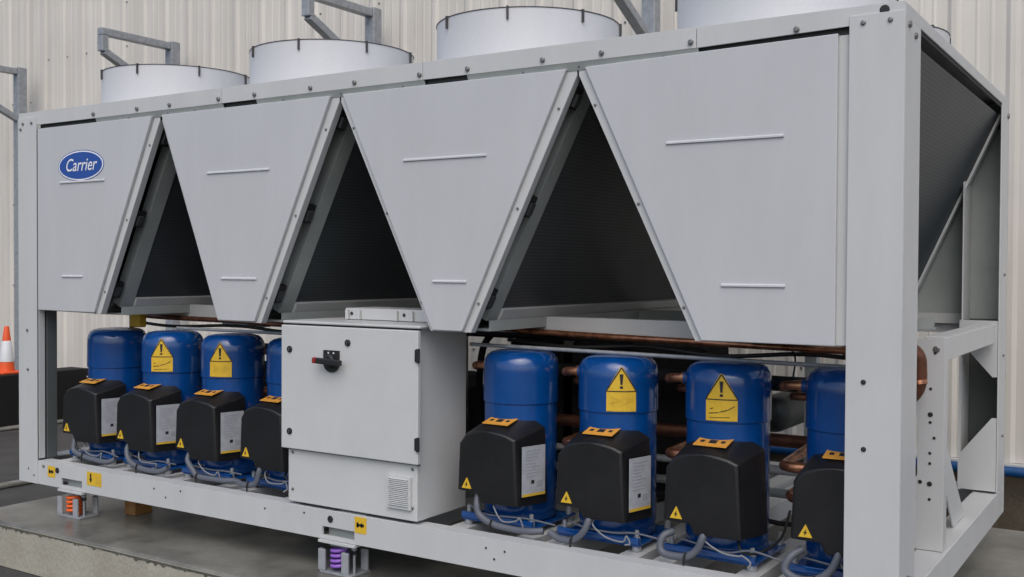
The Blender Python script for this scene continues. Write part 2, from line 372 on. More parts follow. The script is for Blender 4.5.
# roof deck with a round opening look: thin sheet under the fans
m = MB(); m.box(.01, 4.79, .01, D_-.01, H_-.02, H_-.006, 'paint')
for k in range(4):
    for bx in (.25, .95): m.disc(1.2*k+bx, .03, H_-.006, .009, -.010, 'bolt', axis='z')
part(m, 'roof_deck', (2.4, 1.1, H_))

# V modules: front and back plates, panels, coils
OUT = [  # frame plate outline (x,z): left slant or vertical, right slant
    [(.172, 1.974), (1.190, 1.974), (1.190, 1.955), (.712, .965), (.172, .972)],
    [(1.208, 1.974), (2.395, 1.974), (2.395, 1.955), (1.908, .955), (1.618, .958), (1.208, 1.95)],
    [(2.405, 1.974), (3.598, 1.974), (3.598, 1.955), (3.110, .955), (2.905, .955), (2.405, 1.95)],
    [(3.606, 1.974), (4.623, 1.992), (4.623, .968), (4.088, .962), (3.606, 1.955)]]
FACE = [
    [(.180, 1.980), (1.150, 1.980), (.678, .972), (.180, .974)],
    [(1.222, 1.980), (2.357, 1.980), (1.880, .962), (1.632, .962)],
    [(2.428, 1.980), (3.560, 1.980), (3.077, .960), (2.925, .960)],
    [(3.640, 1.980), (4.588, 1.996), (4.588, .966), (4.118, .966)]]
BARS = [[(.386, .771), (.406, .583)], [(1.562, 1.982), (1.66, 1.898)], [(2.773, 3.196), (2.93, 3.10)], [(3.979, 4.411), (4.192, 4.42)]]
for k in range(4):
    m = MB(); m.prism(OUT[k], .014, .019, 'paint')
    o = OUT[k]
    # folded return edges along the slants
    if k < 3: a, b = o[2], o[3]; m.beam((a[0]-.002, .034, a[1]), (b[0]-.002, .034, b[1]), .030, .004, 'paint', up=(1, 0, .48))
    if k > 0: a, b = o[-1], o[-2] if k < 3 else o[-2]; m.beam((a[0]+.002, .034, a[1]), (b[0]+.002, .034, b[1]), .030, .004, 'paint', up=(1, 0, -.48))
    for t in (.12, .5, .88):
        if k < 3: a, b = Vector(o[2]), Vector(o[3]); q = a.lerp(b, t); m.disc(q.x-.020, .014, q.y, .006, .005, 'bolt', n=8)
        if k > 0: a, b = Vector(o[-1]), Vector(o[-2]); q = a.lerp(b, t); m.disc(q.x+.014, .014, q.y, .006, .005, 'bolt', n=8)
    part(m, 'module_frame', (1.2*k+.6, .02, 1.4), bevel=.0015)
    m = MB(); m.prism(FACE[k], -.004, .0125, 'panel_paint')
    pan = part(m, 'side_panel', (1.2*k+.6, 0, 1.4), bevel=.003)
    for i, (a, b) in enumerate(BARS[k]):
        zz = (1.672, 1.163)[i]; mm = MB()
        mm.prism([(-.0045, zz+.007), (-.011, zz+.003), (-.011, zz-.004), (-.0045, zz-.005)], a, b, 'shroud_paint', axis='x')
        mm.build('panel_lip', pan, origin=((a+b)/2, -.005, zz), bevel=.001)
    # back side plate of the module
    m = MB(); ob = [(1.2*k+.02, 1.992), (1.2*k+1.18, 1.992), (1.2*k+.71, .965), (1.2*k+.49, .965)]
    if k == 0: ob = [(.17, 1.992), (1.18, 1.992), (.71, .965), (.17, .965)]
    if k == 3: ob = [(3.62, 1.992), (4.63, 1.992), (4.63, .965), (4.09, .965)]
    m.prism(ob, D_-.03, D_-.014, 'inner_steel'); part(m, 'side_panel', (1.2*k+.6, D_, 1.4))
    # coils
    for s in (-1, 1):
        xt = 1.2*k+.6+s*.585; xb = 1.2*k+.6+s*.125
        if k == 0 and s < 0: xt = .03
        if k == 3 and s > 0: xt = 4.775; xb = 4.335
        if k == 0 and s > 0: xt, xb = 1.178, .69
        if k == 1 and s > 0: xt, xb = 2.383, 1.89
        if k == 2 and s > 0: xt, xb = 3.586, 3.09
        top = Vector((xt, 0, 1.985)); bot = Vector((xb, 0, 1.00)); n = Vector((s*.9, 0, -.42)).normalized()
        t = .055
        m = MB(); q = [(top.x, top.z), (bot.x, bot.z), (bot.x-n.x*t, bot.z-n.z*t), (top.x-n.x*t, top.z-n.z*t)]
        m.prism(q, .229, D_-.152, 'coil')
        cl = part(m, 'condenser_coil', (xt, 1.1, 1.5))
        # grey end header strip near the front and back, bottom channel, clamps
        for (ya, yb) in ((.145, .228), (D_-.15, D_-.035)):
            mm = MB(); u = .006
            mm.prism([(top.x+n.x*u, top.z+n.z*u), (bot.x+n.x*u, bot.z+n.z*u), (bot.x-n.x*(t+u), bot.z-n.z*(t+u)), (top.x-n.x*(t+u), top.z-n.z*(t+u))], ya, yb, 'inner_steel')
            mm.build('end_plate', cl, origin=(top.x, ya, 1.5), bevel=.002)
        mm = MB(); d = (bot-top).normalized(); e = bot-d*.055
        mm.prism([(e.x+n.x*.016, e.z+n.z*.016), (bot.x+n.x*.016+d.x*.02, bot.z+n.z*.016+d.z*.02), (bot.x-n.x*.06+d.x*.02, bot.z-n.z*.06+d.z*.02), (e.x-n.x*.06, e.z-n.z*.06)], .2295, D_-.1525, 'paint')
        mm.build('bottom_channel', cl, origin=(bot.x, .2, 1.0), bevel=.002)
        if s > 0 and k < 3:
            for tt in (.10, .52, .90):
                c = top.lerp(bot, tt)+n*.010; mm = MB()
                mm.beam((c.x-d.x*.045, .085, c.z-d.z*.045), (c.x+d.x*.045, .085, c.z+d.z*.045), .058, .022, 'black', up=n)
                mm.beam((c.x-d.x*.02+n.x*.012, .080, c.z-d.z*.02+n.z*.012), (c.x+d.x*.03+n.x*.012, .080, c.z+d.z*.03+n.z*.012), .03, .03, 'dark_gap', up=n)
                mm.build('coil_clamp', cl, origin=(c.x, .07, c.z))
m = MB(); m.beam((4.785, 2.15, 1.985), (4.345, 2.15, 1.0), .045, .012, 'paint', up=(.9, 0, -.42)); part(m, 'coil_edge_strip', (4.78, 2.15, 1.98))
m = MB(); m.box(4.74, 4.795, D_-.075, D_-.02, 1.93, 1.995, 'dark_gap'); m.tube([(4.79, .24, 2.02), (4.79, D_-.08, 2.02)], .006, 'dark_gap', 8); part(m, 'end_seal', (4.79, D_, 1.95))
# logo on the first panel
lg = MB(); LX, LZ = .570, 1.758
def ell(a, b, y0, y1, mm, n=48): lg.prism([(LX+a*math.cos(2*math.pi*i/n), LZ+b*math.sin(2*math.pi*i/n)+.0*i) for i in range(n)], y0, y1, mm)
ell(.198, .083, -.0052, -.0042, 'logo_blue'); ell(.193, .079, -.0060, -.0053, 'white'); ell(.184, .072, -.0068, -.0061, 'logo_blue')
def text_into(mb, s, x, z, size, shear, mm, y, bold=.0, xs=1.0, font_space=1.0):
    cu = bpy.data.curves.new('lettering', 'FONT'); cu.body = s; cu.size = size; cu.shear = shear; cu.align_x = 'CENTER'; cu.align_y = 'CENTER'; cu.offset = bold; cu.space_character = font_space; cu.resolution_u = 4
    ob = bpy.data.objects.new('lettering', cu); C.objects.link(ob); bpy.context.view_layer.update()
    me = bpy.data.meshes.new_from_object(ob.evaluated_get(bpy.context.evaluated_depsgraph_get()))
    mb.add([(x+v.co.x*xs, y, z+v.co.y) for v in me.vertices], [list(p.vertices) for p in me.polygons], mm)
    bpy.data.objects.remove(ob); bpy.data.curves.remove(cu); bpy.data.meshes.remove(me)
text_into(lg, 'Carrier', LX, LZ+.001, .096, .28, 'white', -.0075, bold=.0004, xs=.92, font_space=1.0)
lg.build('maker_emblem', bpy.data.objects['side_panel'], origin=(LX, -.005, LZ))

# fans
def make_fan(x, y):
    m = MB(); h = 2.322-H_; r = .42; n = 64
    m.lathe([(r+.012, .0), (r+.010, .02), (r, .06), (r, h), (r-.004, h), (r-.004, .0)], (x, y, H_-.006), 'shroud_paint', n, cap=False)
    fan = part(m, 'fan_shroud', (x, y, H_), smooth=40)
    m = MB(); m.lathe([(r+.001, h-.001), (r+.003, h), (r+.003, h+.003), (r-.004, h+.003), (r-.004, h)], (x, y, H_-.006), 'rim', n, cap=False)
    for rad in (.08, .14, .20, .26, .32, .37): m.tube([(x+rad*math.cos(t*math.pi/18), y+rad*math.sin(t*math.pi/18), H_+h-.006+.004) for t in range(37)], .0022, 'rim', 5, cap=False)
    for a in range(8):
        t = a*math.pi/4+.35; m.tube([(x+.06*math.cos(t), y+.06*math.sin(t), H_+h-.001), (x+r*math.cos(t), y+r*math.sin(t), H_+h-.001)], .003, 'rim', 5)
    m.build('fan_guard', fan, origin=(x, y, H_+h), smooth=50)
    for a in range(8):
        t = a*math.pi/4+.35; c, s = math.cos(t), math.sin(t); m = MB()
        m.beam((x+(r+.006)*c, y+(r+.006)*s, H_+h-.055), (x+(r+.006)*c, y+(r+.006)*s, H_+h), .008, .010, 'rim', up=(c, s, 0))
        m.build('guard_clip', fan, origin=(x+r*c, y+r*s, H_+h))
    m = MB(); m.lathe([(.085, .03), (.085, .13), (.05, .15)], (x, y, H_-.01), 'rim', 24)
    for a in range(7):
        t = a*2*math.pi/7; c, s = math.cos(t), math.sin(t)
        m.add([(x+.08*c+.05*s, y+.08*s-.05*c, H_+.05), (x+.08*c-.05*s, y+.08*s+.05*c, H_+.11), (x+.39*c-.09*s, y+.39*s+.09*c, H_+.10), (x+.39*c+.06*s, y+.39*s-.06*c, H_+.05)], [(0, 1, 2, 3)], 'rim')
    m.build('fan_motor_and_blades', fan, origin=(x, y, H_))
    return fan
f0 = make_fan(.6, .62)
for k in range(4):
    for y in (.62, 1.69):
        if (k, y) == (0, .62): continue
        o = copy_tree(f0, CH); o.location = Vector((.6+1.2*k, y, H_))-Vector((2.4, 1.155, 0))

# mid-height beams and trays under the coils
for y0, y1, z0, z1, mt in ((.60, .66, .922, 1.0, 'paint'), (1.55, 1.61, .95, 1.0, 'inner_steel'), (D_-.08, D_-.03, .95, 1.0, 'paint')):
    m = MB(); m.box(.02, 4.60, y0, y0+.008, z0, z1, mt); m.box(.02, 4.60, y0+.008, y1, z0, z0+.008, mt); m.box(.02, 4.60, y0+.008, y1, z1-.008, z1, mt)
    part(m, 'mid_beam', (2.3, y0, .93))
for k in range(4):
    m = MB(); xc = 1.2*k+.6; m.box(xc-.12, xc+.12, .14, D_-.12, .955, .965, 'inner_steel'); m.box(xc-.12, xc-.114, .14, D_-.12, .965, 1.0, 'inner_steel'); m.box(xc+.114, xc+.12, .14, D_-.12, .965, 1.0, 'inner_steel')
    part(m, 'coil_tray', (xc, .2, .96))
for x in (1.18, 2.32, 2.98, 4.18):
    m = MB(); m.box(x, x+.05, 1.0, 1.05, .11, .9, 'inner_steel'); part(m, 'inner_upright', (x, 1, .1))

# right-hand end structure
m = MB()
m.prism([(4.52, .131), (4.785, .131), (4.785, .955), (4.52, .955), (4.52, .74), (4.655, .72), (4.688, .64), (4.688, .42), (4.66, .38), (4.52, .38)], .80, .808, 'paint')
m.box(4.777, 4.785, .808, .87, .131, .955, 'paint')
for z in (.9, .76, .66, .63, .57, .51, .47, .39, .33):
    m.disc(4.735 if z not in (.9, .57) else 4.75, .800, z, .006 if z not in (.39, .66) else .010, .003, 'ink', n=10)
m.disc(4.755, .800, .915, .013, .006, 'bolt'); m.disc(4.70, .8, .395, .008, .003, 'ink'); m.disc(4.64, .8, .395, .010, .003, 'ink')
part(m, 'end_upright', (4.7, .8, .13), bevel=.002)
m = MB(); m.box(4.70, 4.785, .872, D_-.27, .868, .960, 'paint'); part(m, 'end_beam', (4.74, .9, .9), bevel=.003)
m = MB(); m.prism([(.872, .66), (.885, .66), (1.50, .133), (1.24, .133), (.872, .52)], 4.74, 4.748, 'paint', axis='x'); part(m, 'end_brace', (4.74, 1, .3), bevel=.002)
m = MB(); m.prism([(4.632, .975), (4.793, .975), (4.793, .70), (4.772, .70), (4.632, .86)], D_-.236, D_-.232, 'paint'); m.box(4.62, 4.632, D_-.236, D_-.20, .135, .975, 'paint')
part(m, 'corner_gusset', (4.7, D_, .9))
m = MB(); m.prism([(4.632, .14), (4.793, .14), (4.793, .50), (4.772, .50), (4.632, .32)], D_-.236, D_-.232, 'paint')
part(m, 'corner_gusset', (4.7, D_, .2))
m = MB(); m.box(4.632, 4.79, D_-.02, D_-.012, .14, .975, 'inner_dark'); part(m, 'post_liner_and_shade', (4.7, D_, .5))  # dark sheet: shade on the back post flange put into colour
m = MB(); m.box(4.20, 4.63, D_-.04, D_-.034, .90, .99, 'paint'); part(m, 'back_tie_plate', (4.4, D_, .95))
m = MB(); m.tube(smoothpath([(4.45, .62, .90), (4.60, .62, .945), (4.70, .66, .91), (4.715, .68, .84), (4.70, .70, .76), (4.64, .70, .72), (4.5, .70, .71)]), .030, 'copper_dull', 14); m.tube([(4.715, .68, .785), (4.712, .682, .800)], .033, 'copper', 14)
part(m, 'suction_bend', (4.7, .7, .8), smooth=50)

# electrical cabinet
m = MB(); m.box(2.088, 2.838, .012, .37, .142, .965, 'cabinet_paint'); m.box(2.075, 2.868, -.012, .39, .963, .975, 'cabinet_paint')
cab = part(m, 'control_cabinet', (2.46, .2, .14), bevel=.004)
m = MB(); m.box(2.068, 2.860, -.014, .008, .390, .955, 'cabinet_paint'); door = m.build('cabinet_door', cab, bevel=.004, origin=(2.46, 0, .67))
m = MB(); m.box(2.075, 2.855, .0085, .0115, .383, .961, 'dark_gap'); m.build('door_seal', cab, origin=(2.46, .01, .67))
for z in (.85, .477):
    m = MB(); m.box(2.846, 2.872, -.020, -.0145, z-.026, z+.026, 'black'); m.tube([(2.864, -.018, z-.03), (2.864, -.018, z+.03)], .008, 'black', 10); m.build('hinge', cab, origin=(2.86, -.01, z), bevel=.002)
for x, z in ((2.123, .845), (2.123, .470), (2.473, .888)):
    m = MB(); m.disc(x, -.014, z, .015, .008, 'black', n=20); m.box(x-.002, x+.002, -.024, -.0225, z-.008, z+.008, 'bolt'); m.build('door_lock', cab, origin=(x, -.01, z))
hx, hz = 2.382, .806
m = MB(); n = 24
pl = [(hx-.044, hz+.045), (hx+.044, hz+.045)]+[(hx+.044*math.cos(t), hz-.012+.04*math.sin(t)) for t in [-i*math.pi/10 for i in range(0, 11)]]
m.prism(pl, -.026, -.0145, 'black'); m.disc(hx, -.026, hz, .030, .020, 'black', n=24)
for dx in (-.008, .022): m.disc(hx+dx-.005, -.026, hz+.034, .005, .001, 'white_label', n=8)
hd = m.build('isolator_switch', cab, bevel=.004, origin=(hx, -.02, hz))
m = MB(); m.beam((hx-.055, -.055, hz), (hx+.085, -.055, hz-.006), .022, .026, 'black'); m.build('switch_lever', hd, bevel=.005, origin=(hx, -.05, hz))
m = MB(); m.beam((hx-.077, -.055, hz+.001), (hx-.057, -.055, hz), .022, .026, 'red'); m.build('lever_tip', hd, bevel=.004, origin=(hx-.08, -.05, hz))
vx0, vx1, vz0, vz1 = 2.683, 2.813, .190, .330
m = MB(); m.box(vx0, vx1, -.002, .011, vz0, vz1, 'cabinet_paint')
for i in range(15):
    z = vz0+.014+i*.0080; m.prism([(-.0025, z), (-.010, z+.002), (-.0025, z+.006)], vx0+.012, vx1-.012, 'cabinet_paint', axis='x'); m.box(vx0+.012, vx1-.012, -.0035, -.0022, z-.0014, z-.0002, 'plate_grey')
m.build('vent_grille', cab, bevel=.001, origin=(2.75, 0, .26))
for x, z in ((2.118, .370), (2.118, .200), (2.815, .365), (2.815, .200)): MB().disc(x, .012, z, .007, .006, 'bolt', n=10).build('cover_screw', cab, origin=(x, .01, z))
m = MB(); m.box(2.25, 2.78, .22, .42, .978, 1.03, 'paint')
for x in (2.26, 2.33, 2.55, 2.64, 2.74): m.box(x, x+.018, .205, .219, .978, 1.022, 'paint'); 
for x in (2.29, 2.60): m.disc(x, .219, 1.005, .008, .004, 'ink')
m.build('cable_duct', cab, bevel=.003, origin=(2.5, .3, 1))
for a, b in ((2.15, 2.38), (2.55, 2.80)): MB().box(a, b, -.002+.02, .07, .1325, .136, 'dark_gap').build('cable_slot', cab, origin=(a, .05, .13))

# ------------------------------------------------------------------ compressors
RAD = .158; CY = .35; CZ = .125
def curved(mb, x0, y0, quads, r, mm, ang):     # (u,v) quads wrapped on the shell; u along the surface, v height
    for q in quads:
        (a, b, c, d) = q; n = 6; vs = []
        for i in range(n+1):
            t = i/n
            for p, s in ((a, b), (d, c)):
                u = p[0]+(s[0]-p[0])*t; v = p[1]+(s[1]-p[1])*t; th = ang+u/RAD
                vs.append((x0+r*math.sin(th), y0-r*math.cos(th), v))
        mb.add(vs, [(2*i, 2*i+2, 2*i+3, 2*i+1) for i in range(n)], mm)
def strip(a, b, w):
    a = Vector(a); b = Vector(b); d = (b-a).normalized(); q = Vector((-d.y, d.x))*w/2
    return [a-q, b-q, b+q, a+q]
def rectq(u0, u1, v0, v1): return [(u0, v0), (u1, v0), (u1, v1), (u0, v1)]
def box_outline():
    top = []
    for t in range(0, 9):
        a = t/8; x = .145-.29*a
        z = .262+.065*math.sin(math.pi*min(1, max(0, (a*.92+.08))))**.42
        top.append((x, z))
    return [(-.155, .060), (-.045, .060), (-.022, .022), (.158, .022)]+top
def make_compressor():
    c = (0, CY, CZ); x0 = 0
    m = MB()
    m.lathe([(.05, .02), (.135, .02), (.150, .05), (RAD, .08), (RAD, .50), (RAD-.0005, .520), (RAD+.005, .524), (RAD+.005, .655), (RAD+.0045, .682), (RAD, .703), (RAD-.011, .721), (RAD-.028, .733), (RAD-.055, .740), (.03, .743)], c, 'blue_paint', 56)
    comp = part(m, 'compressor', c, smooth=35)
    m = MB()
    m.box(-.180, .180, CY-.180, CY+.17, .140, .150, 'blue_paint'); m.box(-.180, .180, CY-.188, CY-.168, .1505, .176, 'blue_paint')
    m.lathe([(.13, .0), (.155, .01), (.155, .035)], (0, CY, .146), 'blue_dark', 32)
    m.build('mounting_plate', comp, bevel=.004, origin=(0, CY, .14))
    for sx in (-1, 1):
        for sy in (-1, 1):
            X, Y = sx*.160, CY+sy*.150-.006; m = MB()
            m.lathe([(.018, .1185), (.020, .124), (.018, .1395), (.014, .1395), (.014, .1735), (.009, .174), (.009, .200), (.004, .202)], (X, Y, 0), 'galv', 12)
            m.build('mounting_bolt', comp, origin=(X, Y, .14), smooth=40)
    # terminal box
    ol = box_outline(); cz_ = .15; m = MB(); vs = []; z0 = .222
    rings = [(-.272, .93, 0, .0), (-.266, .965, 0, 0), (-.252, .99, .003, 0), (-.235, 1.0, .006, .0), (-.14, 1.10, .036, .012), (-.09, 1.12, .045, .018)]
    for y, s, lift, shx in rings:
        for (x, z) in ol:
            wz = max(0, (z-.2)/.12); vs.append((x*s+shx, CY+y+abs(x)*.10*(1 if y < -.2 else .4), z0+cz_+(z-cz_)*min(1, .5+.5*s)+lift*wz))
    n = len(ol); fs = [list(range(n))]+[[(len(rings)-1)*n+i for i in range(n)][::-1]]
    for r_ in range(len(rings)-1):
        for i in range(n): fs.append((r_*n+i, r_*n+(i+1) % n, (r_+1)*n+(i+1) % n, (r_+1)*n+i))
    m.add(vs, fs, 'box_plastic')
    tb = m.build('terminal_box', comp, smooth=42, origin=(0, CY-.2, .35))
    bv = tb.modifiers.new('bevel', 'BEVEL'); bv.width = .013; bv.segments = 3; bv.limit_method = 'ANGLE'; bv.angle_limit = R(35)
    # sticker lying on the sloped lid
    def lid(u, v): return Vector((u, CY-.225+v*.105, z0+.338+v*.026))
    m = MB(); 
    def patch(u0, u1, v0, v1, up, mm): 
        P = [lid(u0, v0), lid(u1, v0), lid(u1, v1), lid(u0, v1)]; a = [p+Vector((0, -.0, up)) for p in P]
        m.add(a+[p-Vector((0, 0, .003)) for p in a], [(0,1,2,3), (7,6,5,4), (0,4,5,1), (1,5,6,2), (2,6,7,3), (3,7,4,0)], mm)
    patch(-.052, .078, .10, .84, .008, 'orange_label')
    for uc, w_, v0, v1 in ((.013, .015, .32, .60), (-.028, .008, .36, .54), (.052, .008, .38, .56)): patch(uc-w_, uc+w_, v0, v1, .0088, 'ink')
    m.build('lid_label', comp, origin=(0, CY-.18, .57))
    # yellow voltage triangle on the front
    m = MB(); tx, tz, ty = -.094, .318, CY-.268+.004
    m.prism([(tx-.024, tz-.020), (tx+.024, tz-.020), (tx, tz+.024)], ty-.004, ty+.006, 'yellow')
    m.prism([(tx+.004, tz+.009), (tx-.007, tz-.005), (tx-.001, tz-.004), (tx-.004, tz-.015), (tx+.008, tz-.001), (tx+.002, tz-.002)], ty-.0052, ty-.0042, 'ink')
    m.build('voltage_triangle', comp, origin=(tx, ty, tz))
    # white data plate on the right-hand side of the box
    A = Vector((.157, CY-.225, 0)); B = Vector((.185, CY-.122, 0)); 
    m = MB()
    def side(u0, u1, z_0, z_1, off, mm):
        d = (B-A); nn = Vector((d.y, -d.x, 0)).normalized(); P = [A+d*u0+nn*off, A+d*u1+nn*off]
        vs = [(p.x, p.y, z) for z in (z_0, z_1) for p in P]; vs += [(v[0]-nn.x*.004, v[1]-nn.y*.004, v[2]) for v in vs]
        m.add(vs, [(0,1,3,2), (4,6,7,5), (0,4,5,1), (2,3,7,6), (1,5,7,3), (0,2,6,4)], mm)
    side(-.05, 1.12, .285, .49, .009, 'plate_grey'); side(-.05, 1.12, .285, .296, .0098, 'yellow_old')
    for i in range(9): side(.10, .10+random.uniform(.35, .8), .470-i*.013, .474-i*.013, .0098, 'ink_grey')
    side(.40, .55, .335, .350, .0098, 'ink'); side(.66, .95, .32, .345, .0098, 'ink_grey')
    m.build('data_plate', comp, origin=(.17, CY-.18, .4))
    # copper stubs towards the neighbour, bending back into the headers
    m = MB(); m.tube(smoothpath([(-RAD+.01, CY, .79), (-.21, CY+.0, .79), (-.245, CY+.015, .786), (-.262, CY+.06, .778), (-.262, CY+.42, .76)]), .0175, 'copper', 14)
    m.lathe([(.025, 0), (.025, -.03)], (-RAD+.008, CY, .79), 'blue_dark', 14, axis='x'); m.lathe([(.0235, -.03), (.0235, -.042)], (-RAD+.008, CY, .79), 'copper', 14, axis='x')
    m.tube(smoothpath([(-.13, CY+.06, .745), (-.20, CY+.06, .742), (-.235, CY+.08, .74), (-.245, CY+.14, .735), (-.245, CY+.42, .73)]), .015, 'copper_dull', 12)
    m.build('suction_pipe', comp, smooth=50, origin=(-.2, CY, .79))
    m = MB(); m.tube(smoothpath([(-RAD+.01, CY, .485), (-.215, CY-.0, .485), (-.245, CY+.02, .485), (-.255, CY+.07, .485), (-.255, CY+.46, .50)]), .0205, 'copper', 14); m.tube(smoothpath([(-RAD+.01, CY+.04, .36), (-.215, CY+.04, .36), (-.24, CY+.07, .362), (-.245, CY+.12, .366), (-.245, CY+.46, .37)]), .018, 'copper', 12)
    m.build('discharge_pipe', comp, smooth=50, origin=(-.2, CY, .49))
    return comp
def jig(P, a=.010):
    return [P[0]]+[(x+random.uniform(-a, a), y+random.uniform(-a*.5, a*.3), z+random.uniform(-a*.2, a)) for x, y, z in P[1:]]
def hose_mesh(kind):
    m = MB()
    if kind == 0: P = [(-.055, CY-.235, .275), (-.050, CY-.255, .235), (-.02, CY-.262, .19), (.04, CY-.258, .160), (.13, CY-.255, .150), (.22, CY-.25, .152), (.27, CY-.235, .165)]
    elif kind == 1: P = [(.012, CY-.235, .275), (.012, CY-.258, .235), (-.01, CY-.266, .185), (-.06, CY-.27, .155), (-.12, CY-.268, .150), (-.165, CY-.262, .175), (-.155, CY-.25, .215), (-.115, CY-.22, .235)]
    else: P = [(.0, CY-.235, .275), (.0, CY-.258, .23), (-.02, CY-.264, .18), (-.06, CY-.262, .155), (-.12, CY-.26, .150), (-.17, CY-.25, .165)]
    P = jig(P); m.tube(smoothpath(P), .0140, 'rubber_hose', 12); q = P[3]
    m.tube([(q[0]-.004, q[1]-.012, q[2]-.03), (q[0], q[1]-.018, q[2]), (q[0]+.004, q[1]-.012, q[2]+.02)], .004, 'black', 6)
    return m
def wire_mesh():
    m = MB(); m.tube(smoothpath(jig([(.02, CY-.23, .25), (.03, CY-.25, .215), (.07, CY-.255, .185), (.13, CY-.25, .175), (.17, CY-.245, .19), (.18, CY-.24, .165), (.165, CY-.25, .15)], .016)), .0036, 'wire', 8)
    m.tube(smoothpath(jig([(-.12, CY-.2, .21), (-.02, CY-.235, .195), (.1, CY-.235, .185), (.2, CY-.24, .20), (.32, CY-.235, .185)], .014)), .004, 'rubber_hose', 8)
    if random.random() < .6: m.tube(smoothpath(jig([(.12, CY-.2, .24), (.16, CY-.22, .20), (.20, CY-.16, .19), (.24, CY-.05, .22), (.22, CY+.05, .30)], .015)), .005, 'black', 8)
    return m
def hazard(ang, style):
    m = MB(); b = -.057; e = .057; z0, z1, z2 = .656, .736, .832
    r = RAD+.0075
    curved(m, 0, CY, [rectq(b, e, z0, z1)], r, 'yellow', ang)
    n = 6
    for i in range(n):
        t0, t1 = i/n, (i+1)/n; w0, w1 = .060*(1-t0*.93), .060*(1-t1*.93)
        curved(m, 0, CY, [[(-w0, z1+(z2-z1)*t0), (w0, z1+(z2-z1)*t0), (w1, z1+(z2-z1)*t1), (-w1, z1+(z2-z1)*t1)]], r, 'yellow', ang)
    k = r+.0012
    curved(m, 0, CY, [strip((-.058, z1), (.058, z1), .004), strip((-.058, z1), (0, z2-.002), .0045), strip((.058, z1), (0, z2-.002), .0045), [(-.004, z1+.026), (.004, z1+.026), (.007, z1+.068), (-.007, z1+.068)], rectq(-.0055, .0055, z1+.011, z1+.021)], k, 'ink', ang)
    if style == 0:
        curved(m, 0, CY, [strip((-.045, .684), (-.01, .688), .003), strip((-.006, .690), (.022, .698), .003), strip((.024, .699), (.046, .712), .003), strip((-.04, .700), (-.030, .704), .003), strip((-.042, .668), (.03, .671), .002)], k, 'ink', ang)
    else:
        for cxx in (-.026, .026): curved(m, 0, CY, [strip((cxx-.018, .686), (cxx+.016, .700), .003), strip((cxx-.012, .712), (cxx+.014, .704), .003), strip((cxx-.006, .676), (cxx-.002, .716), .003)], k, 'yellow_old', ang)
    curved(m, 0, CY, [strip((-.056, .658), (.056, .658), .0025)], k, 'yellow_old', ang)
    return m
proto = make_compressor()
cinfo = [('blue compressor at the left end of the row, beside the corner post', 0, None), ('second blue compressor from the left, scribbled yellow warning label', 0, (R(31), 0)),
         ('third blue compressor from the left', 0, (R(24), 1)), ('blue compressor half hidden by the left side of the control cabinet', 2, None),
         ('blue compressor directly right of the control cabinet, no warning label', 0, None), ('second blue compressor right of the cabinet', 2, (R(30), 1)),
         ('third blue compressor right of the cabinet', 1, (R(13), 0)), ('blue compressor half hidden by the right corner post', 1, None)]
cps = [proto]+[copy_tree(proto, CH) for _ in range(7)]
for i, (lab, hk, hz_) in enumerate(cinfo):
    o = cps[i]; o.location = Vector((cent[i], CY, CZ))-Vector((2.4, 1.155, 0)); tag(o, lab, group='blue compressors in a row'); o.rotation_euler.z = R((1.5, -1.2, .6, -2, -1.5, 1.0, -.6, 2)[i])
    def kid(mb, name, **k):
        ob = mb.build(name, None, origin=(0, CY, CZ), **k); ob.parent = o; ob.location = (0, 0, 0); return ob
    kid(hose_mesh(hk), 'power_conduit', smooth=50); kid(wire_mesh(), 'sensor_wire', smooth=50)
    if i in (3, 6, 7):      # no data plate to be seen on these
        for ch in [c for c in o.children if c.name.split('.')[0] == 'data_plate']: bpy.data.objects.remove(ch)
    if hz_: kid(hazard(*hz_), 'warning_label')

# pipework behind the compressors
def pipe(name, pts, r, mm, o): 
    m = MB(); m.tube(smoothpath(pts, 5) if len(pts) > 2 else pts, r, mm, 14); return part(m, name, o, smooth=50)
pipe('suction_header', [(.2, .78, .755), (2.0, .78, .755)], .030, 'insulation', (1, .78, .75)); pipe('suction_header', [(2.75, .78, .745), (4.58, .78, .745)], .032, 'insulation', (3.6, .78, .74))
pipe('discharge_header', [(.2, .83, .50), (1.95, .83, .50)], .028, 'copper_dull', (1, .83, .5)); pipe('discharge_header', [(2.80, .83, .50), (4.5, .83, .50)], .028, 'copper_dull', (3.6, .83, .5))
pipe('oil_pipe', [(2.8, .83, .37), (4.5, .83, .37)], .016, 'paint', (3.6, .83, .37)); pipe('oil_pipe', [(2.8, .95, .25), (4.5, .95, .25)], .02, 'inner_steel', (3.6, .95, .25))
pipe('liquid_line', [(2.86, .42, .985), (2.90, .46, .955), (2.98, .56, .940), (3.15, .57, .930), (4.0, .57, .915), (4.62, .56, .908)], .014, 'copper', (3.7, .57, .94))
pipe('liquid_line', [(.35, .58, .94), (.42, .57, .925), (1.2, .57, .92), (2.05, .57, .93)], .014, 'copper_dull', (1.2, .57, .93))
pipe('liquid_line', [(1.3, .5, .935), (1.40, .52, .915), (2.05, .52, .912)], .012, 'copper_dull', (1.7, .5, .92))
pipe('sensing_tube', [(2.88, .34, .880), (4.62, .34, .868)], .0085, 'galv', (3.7, .34, .88)); pipe('sensing_tube', [(.9, .36, .882), (2.06, .36, .882)], .0085, 'galv', (1.4, .35, .88))
pipe('gas_line', [(2.40, .92, .90), (2.36, .92, .82), (2.36, .92, .2)], .024, 'insulation', (2.4, .9, .6)); pipe('gas_line', [(2.62, .95, .92), (2.53, .95, .80), (2.51, .95, .55), (2.52, .95, .2)], .018, 'insulation', (2.5, .95, .6))
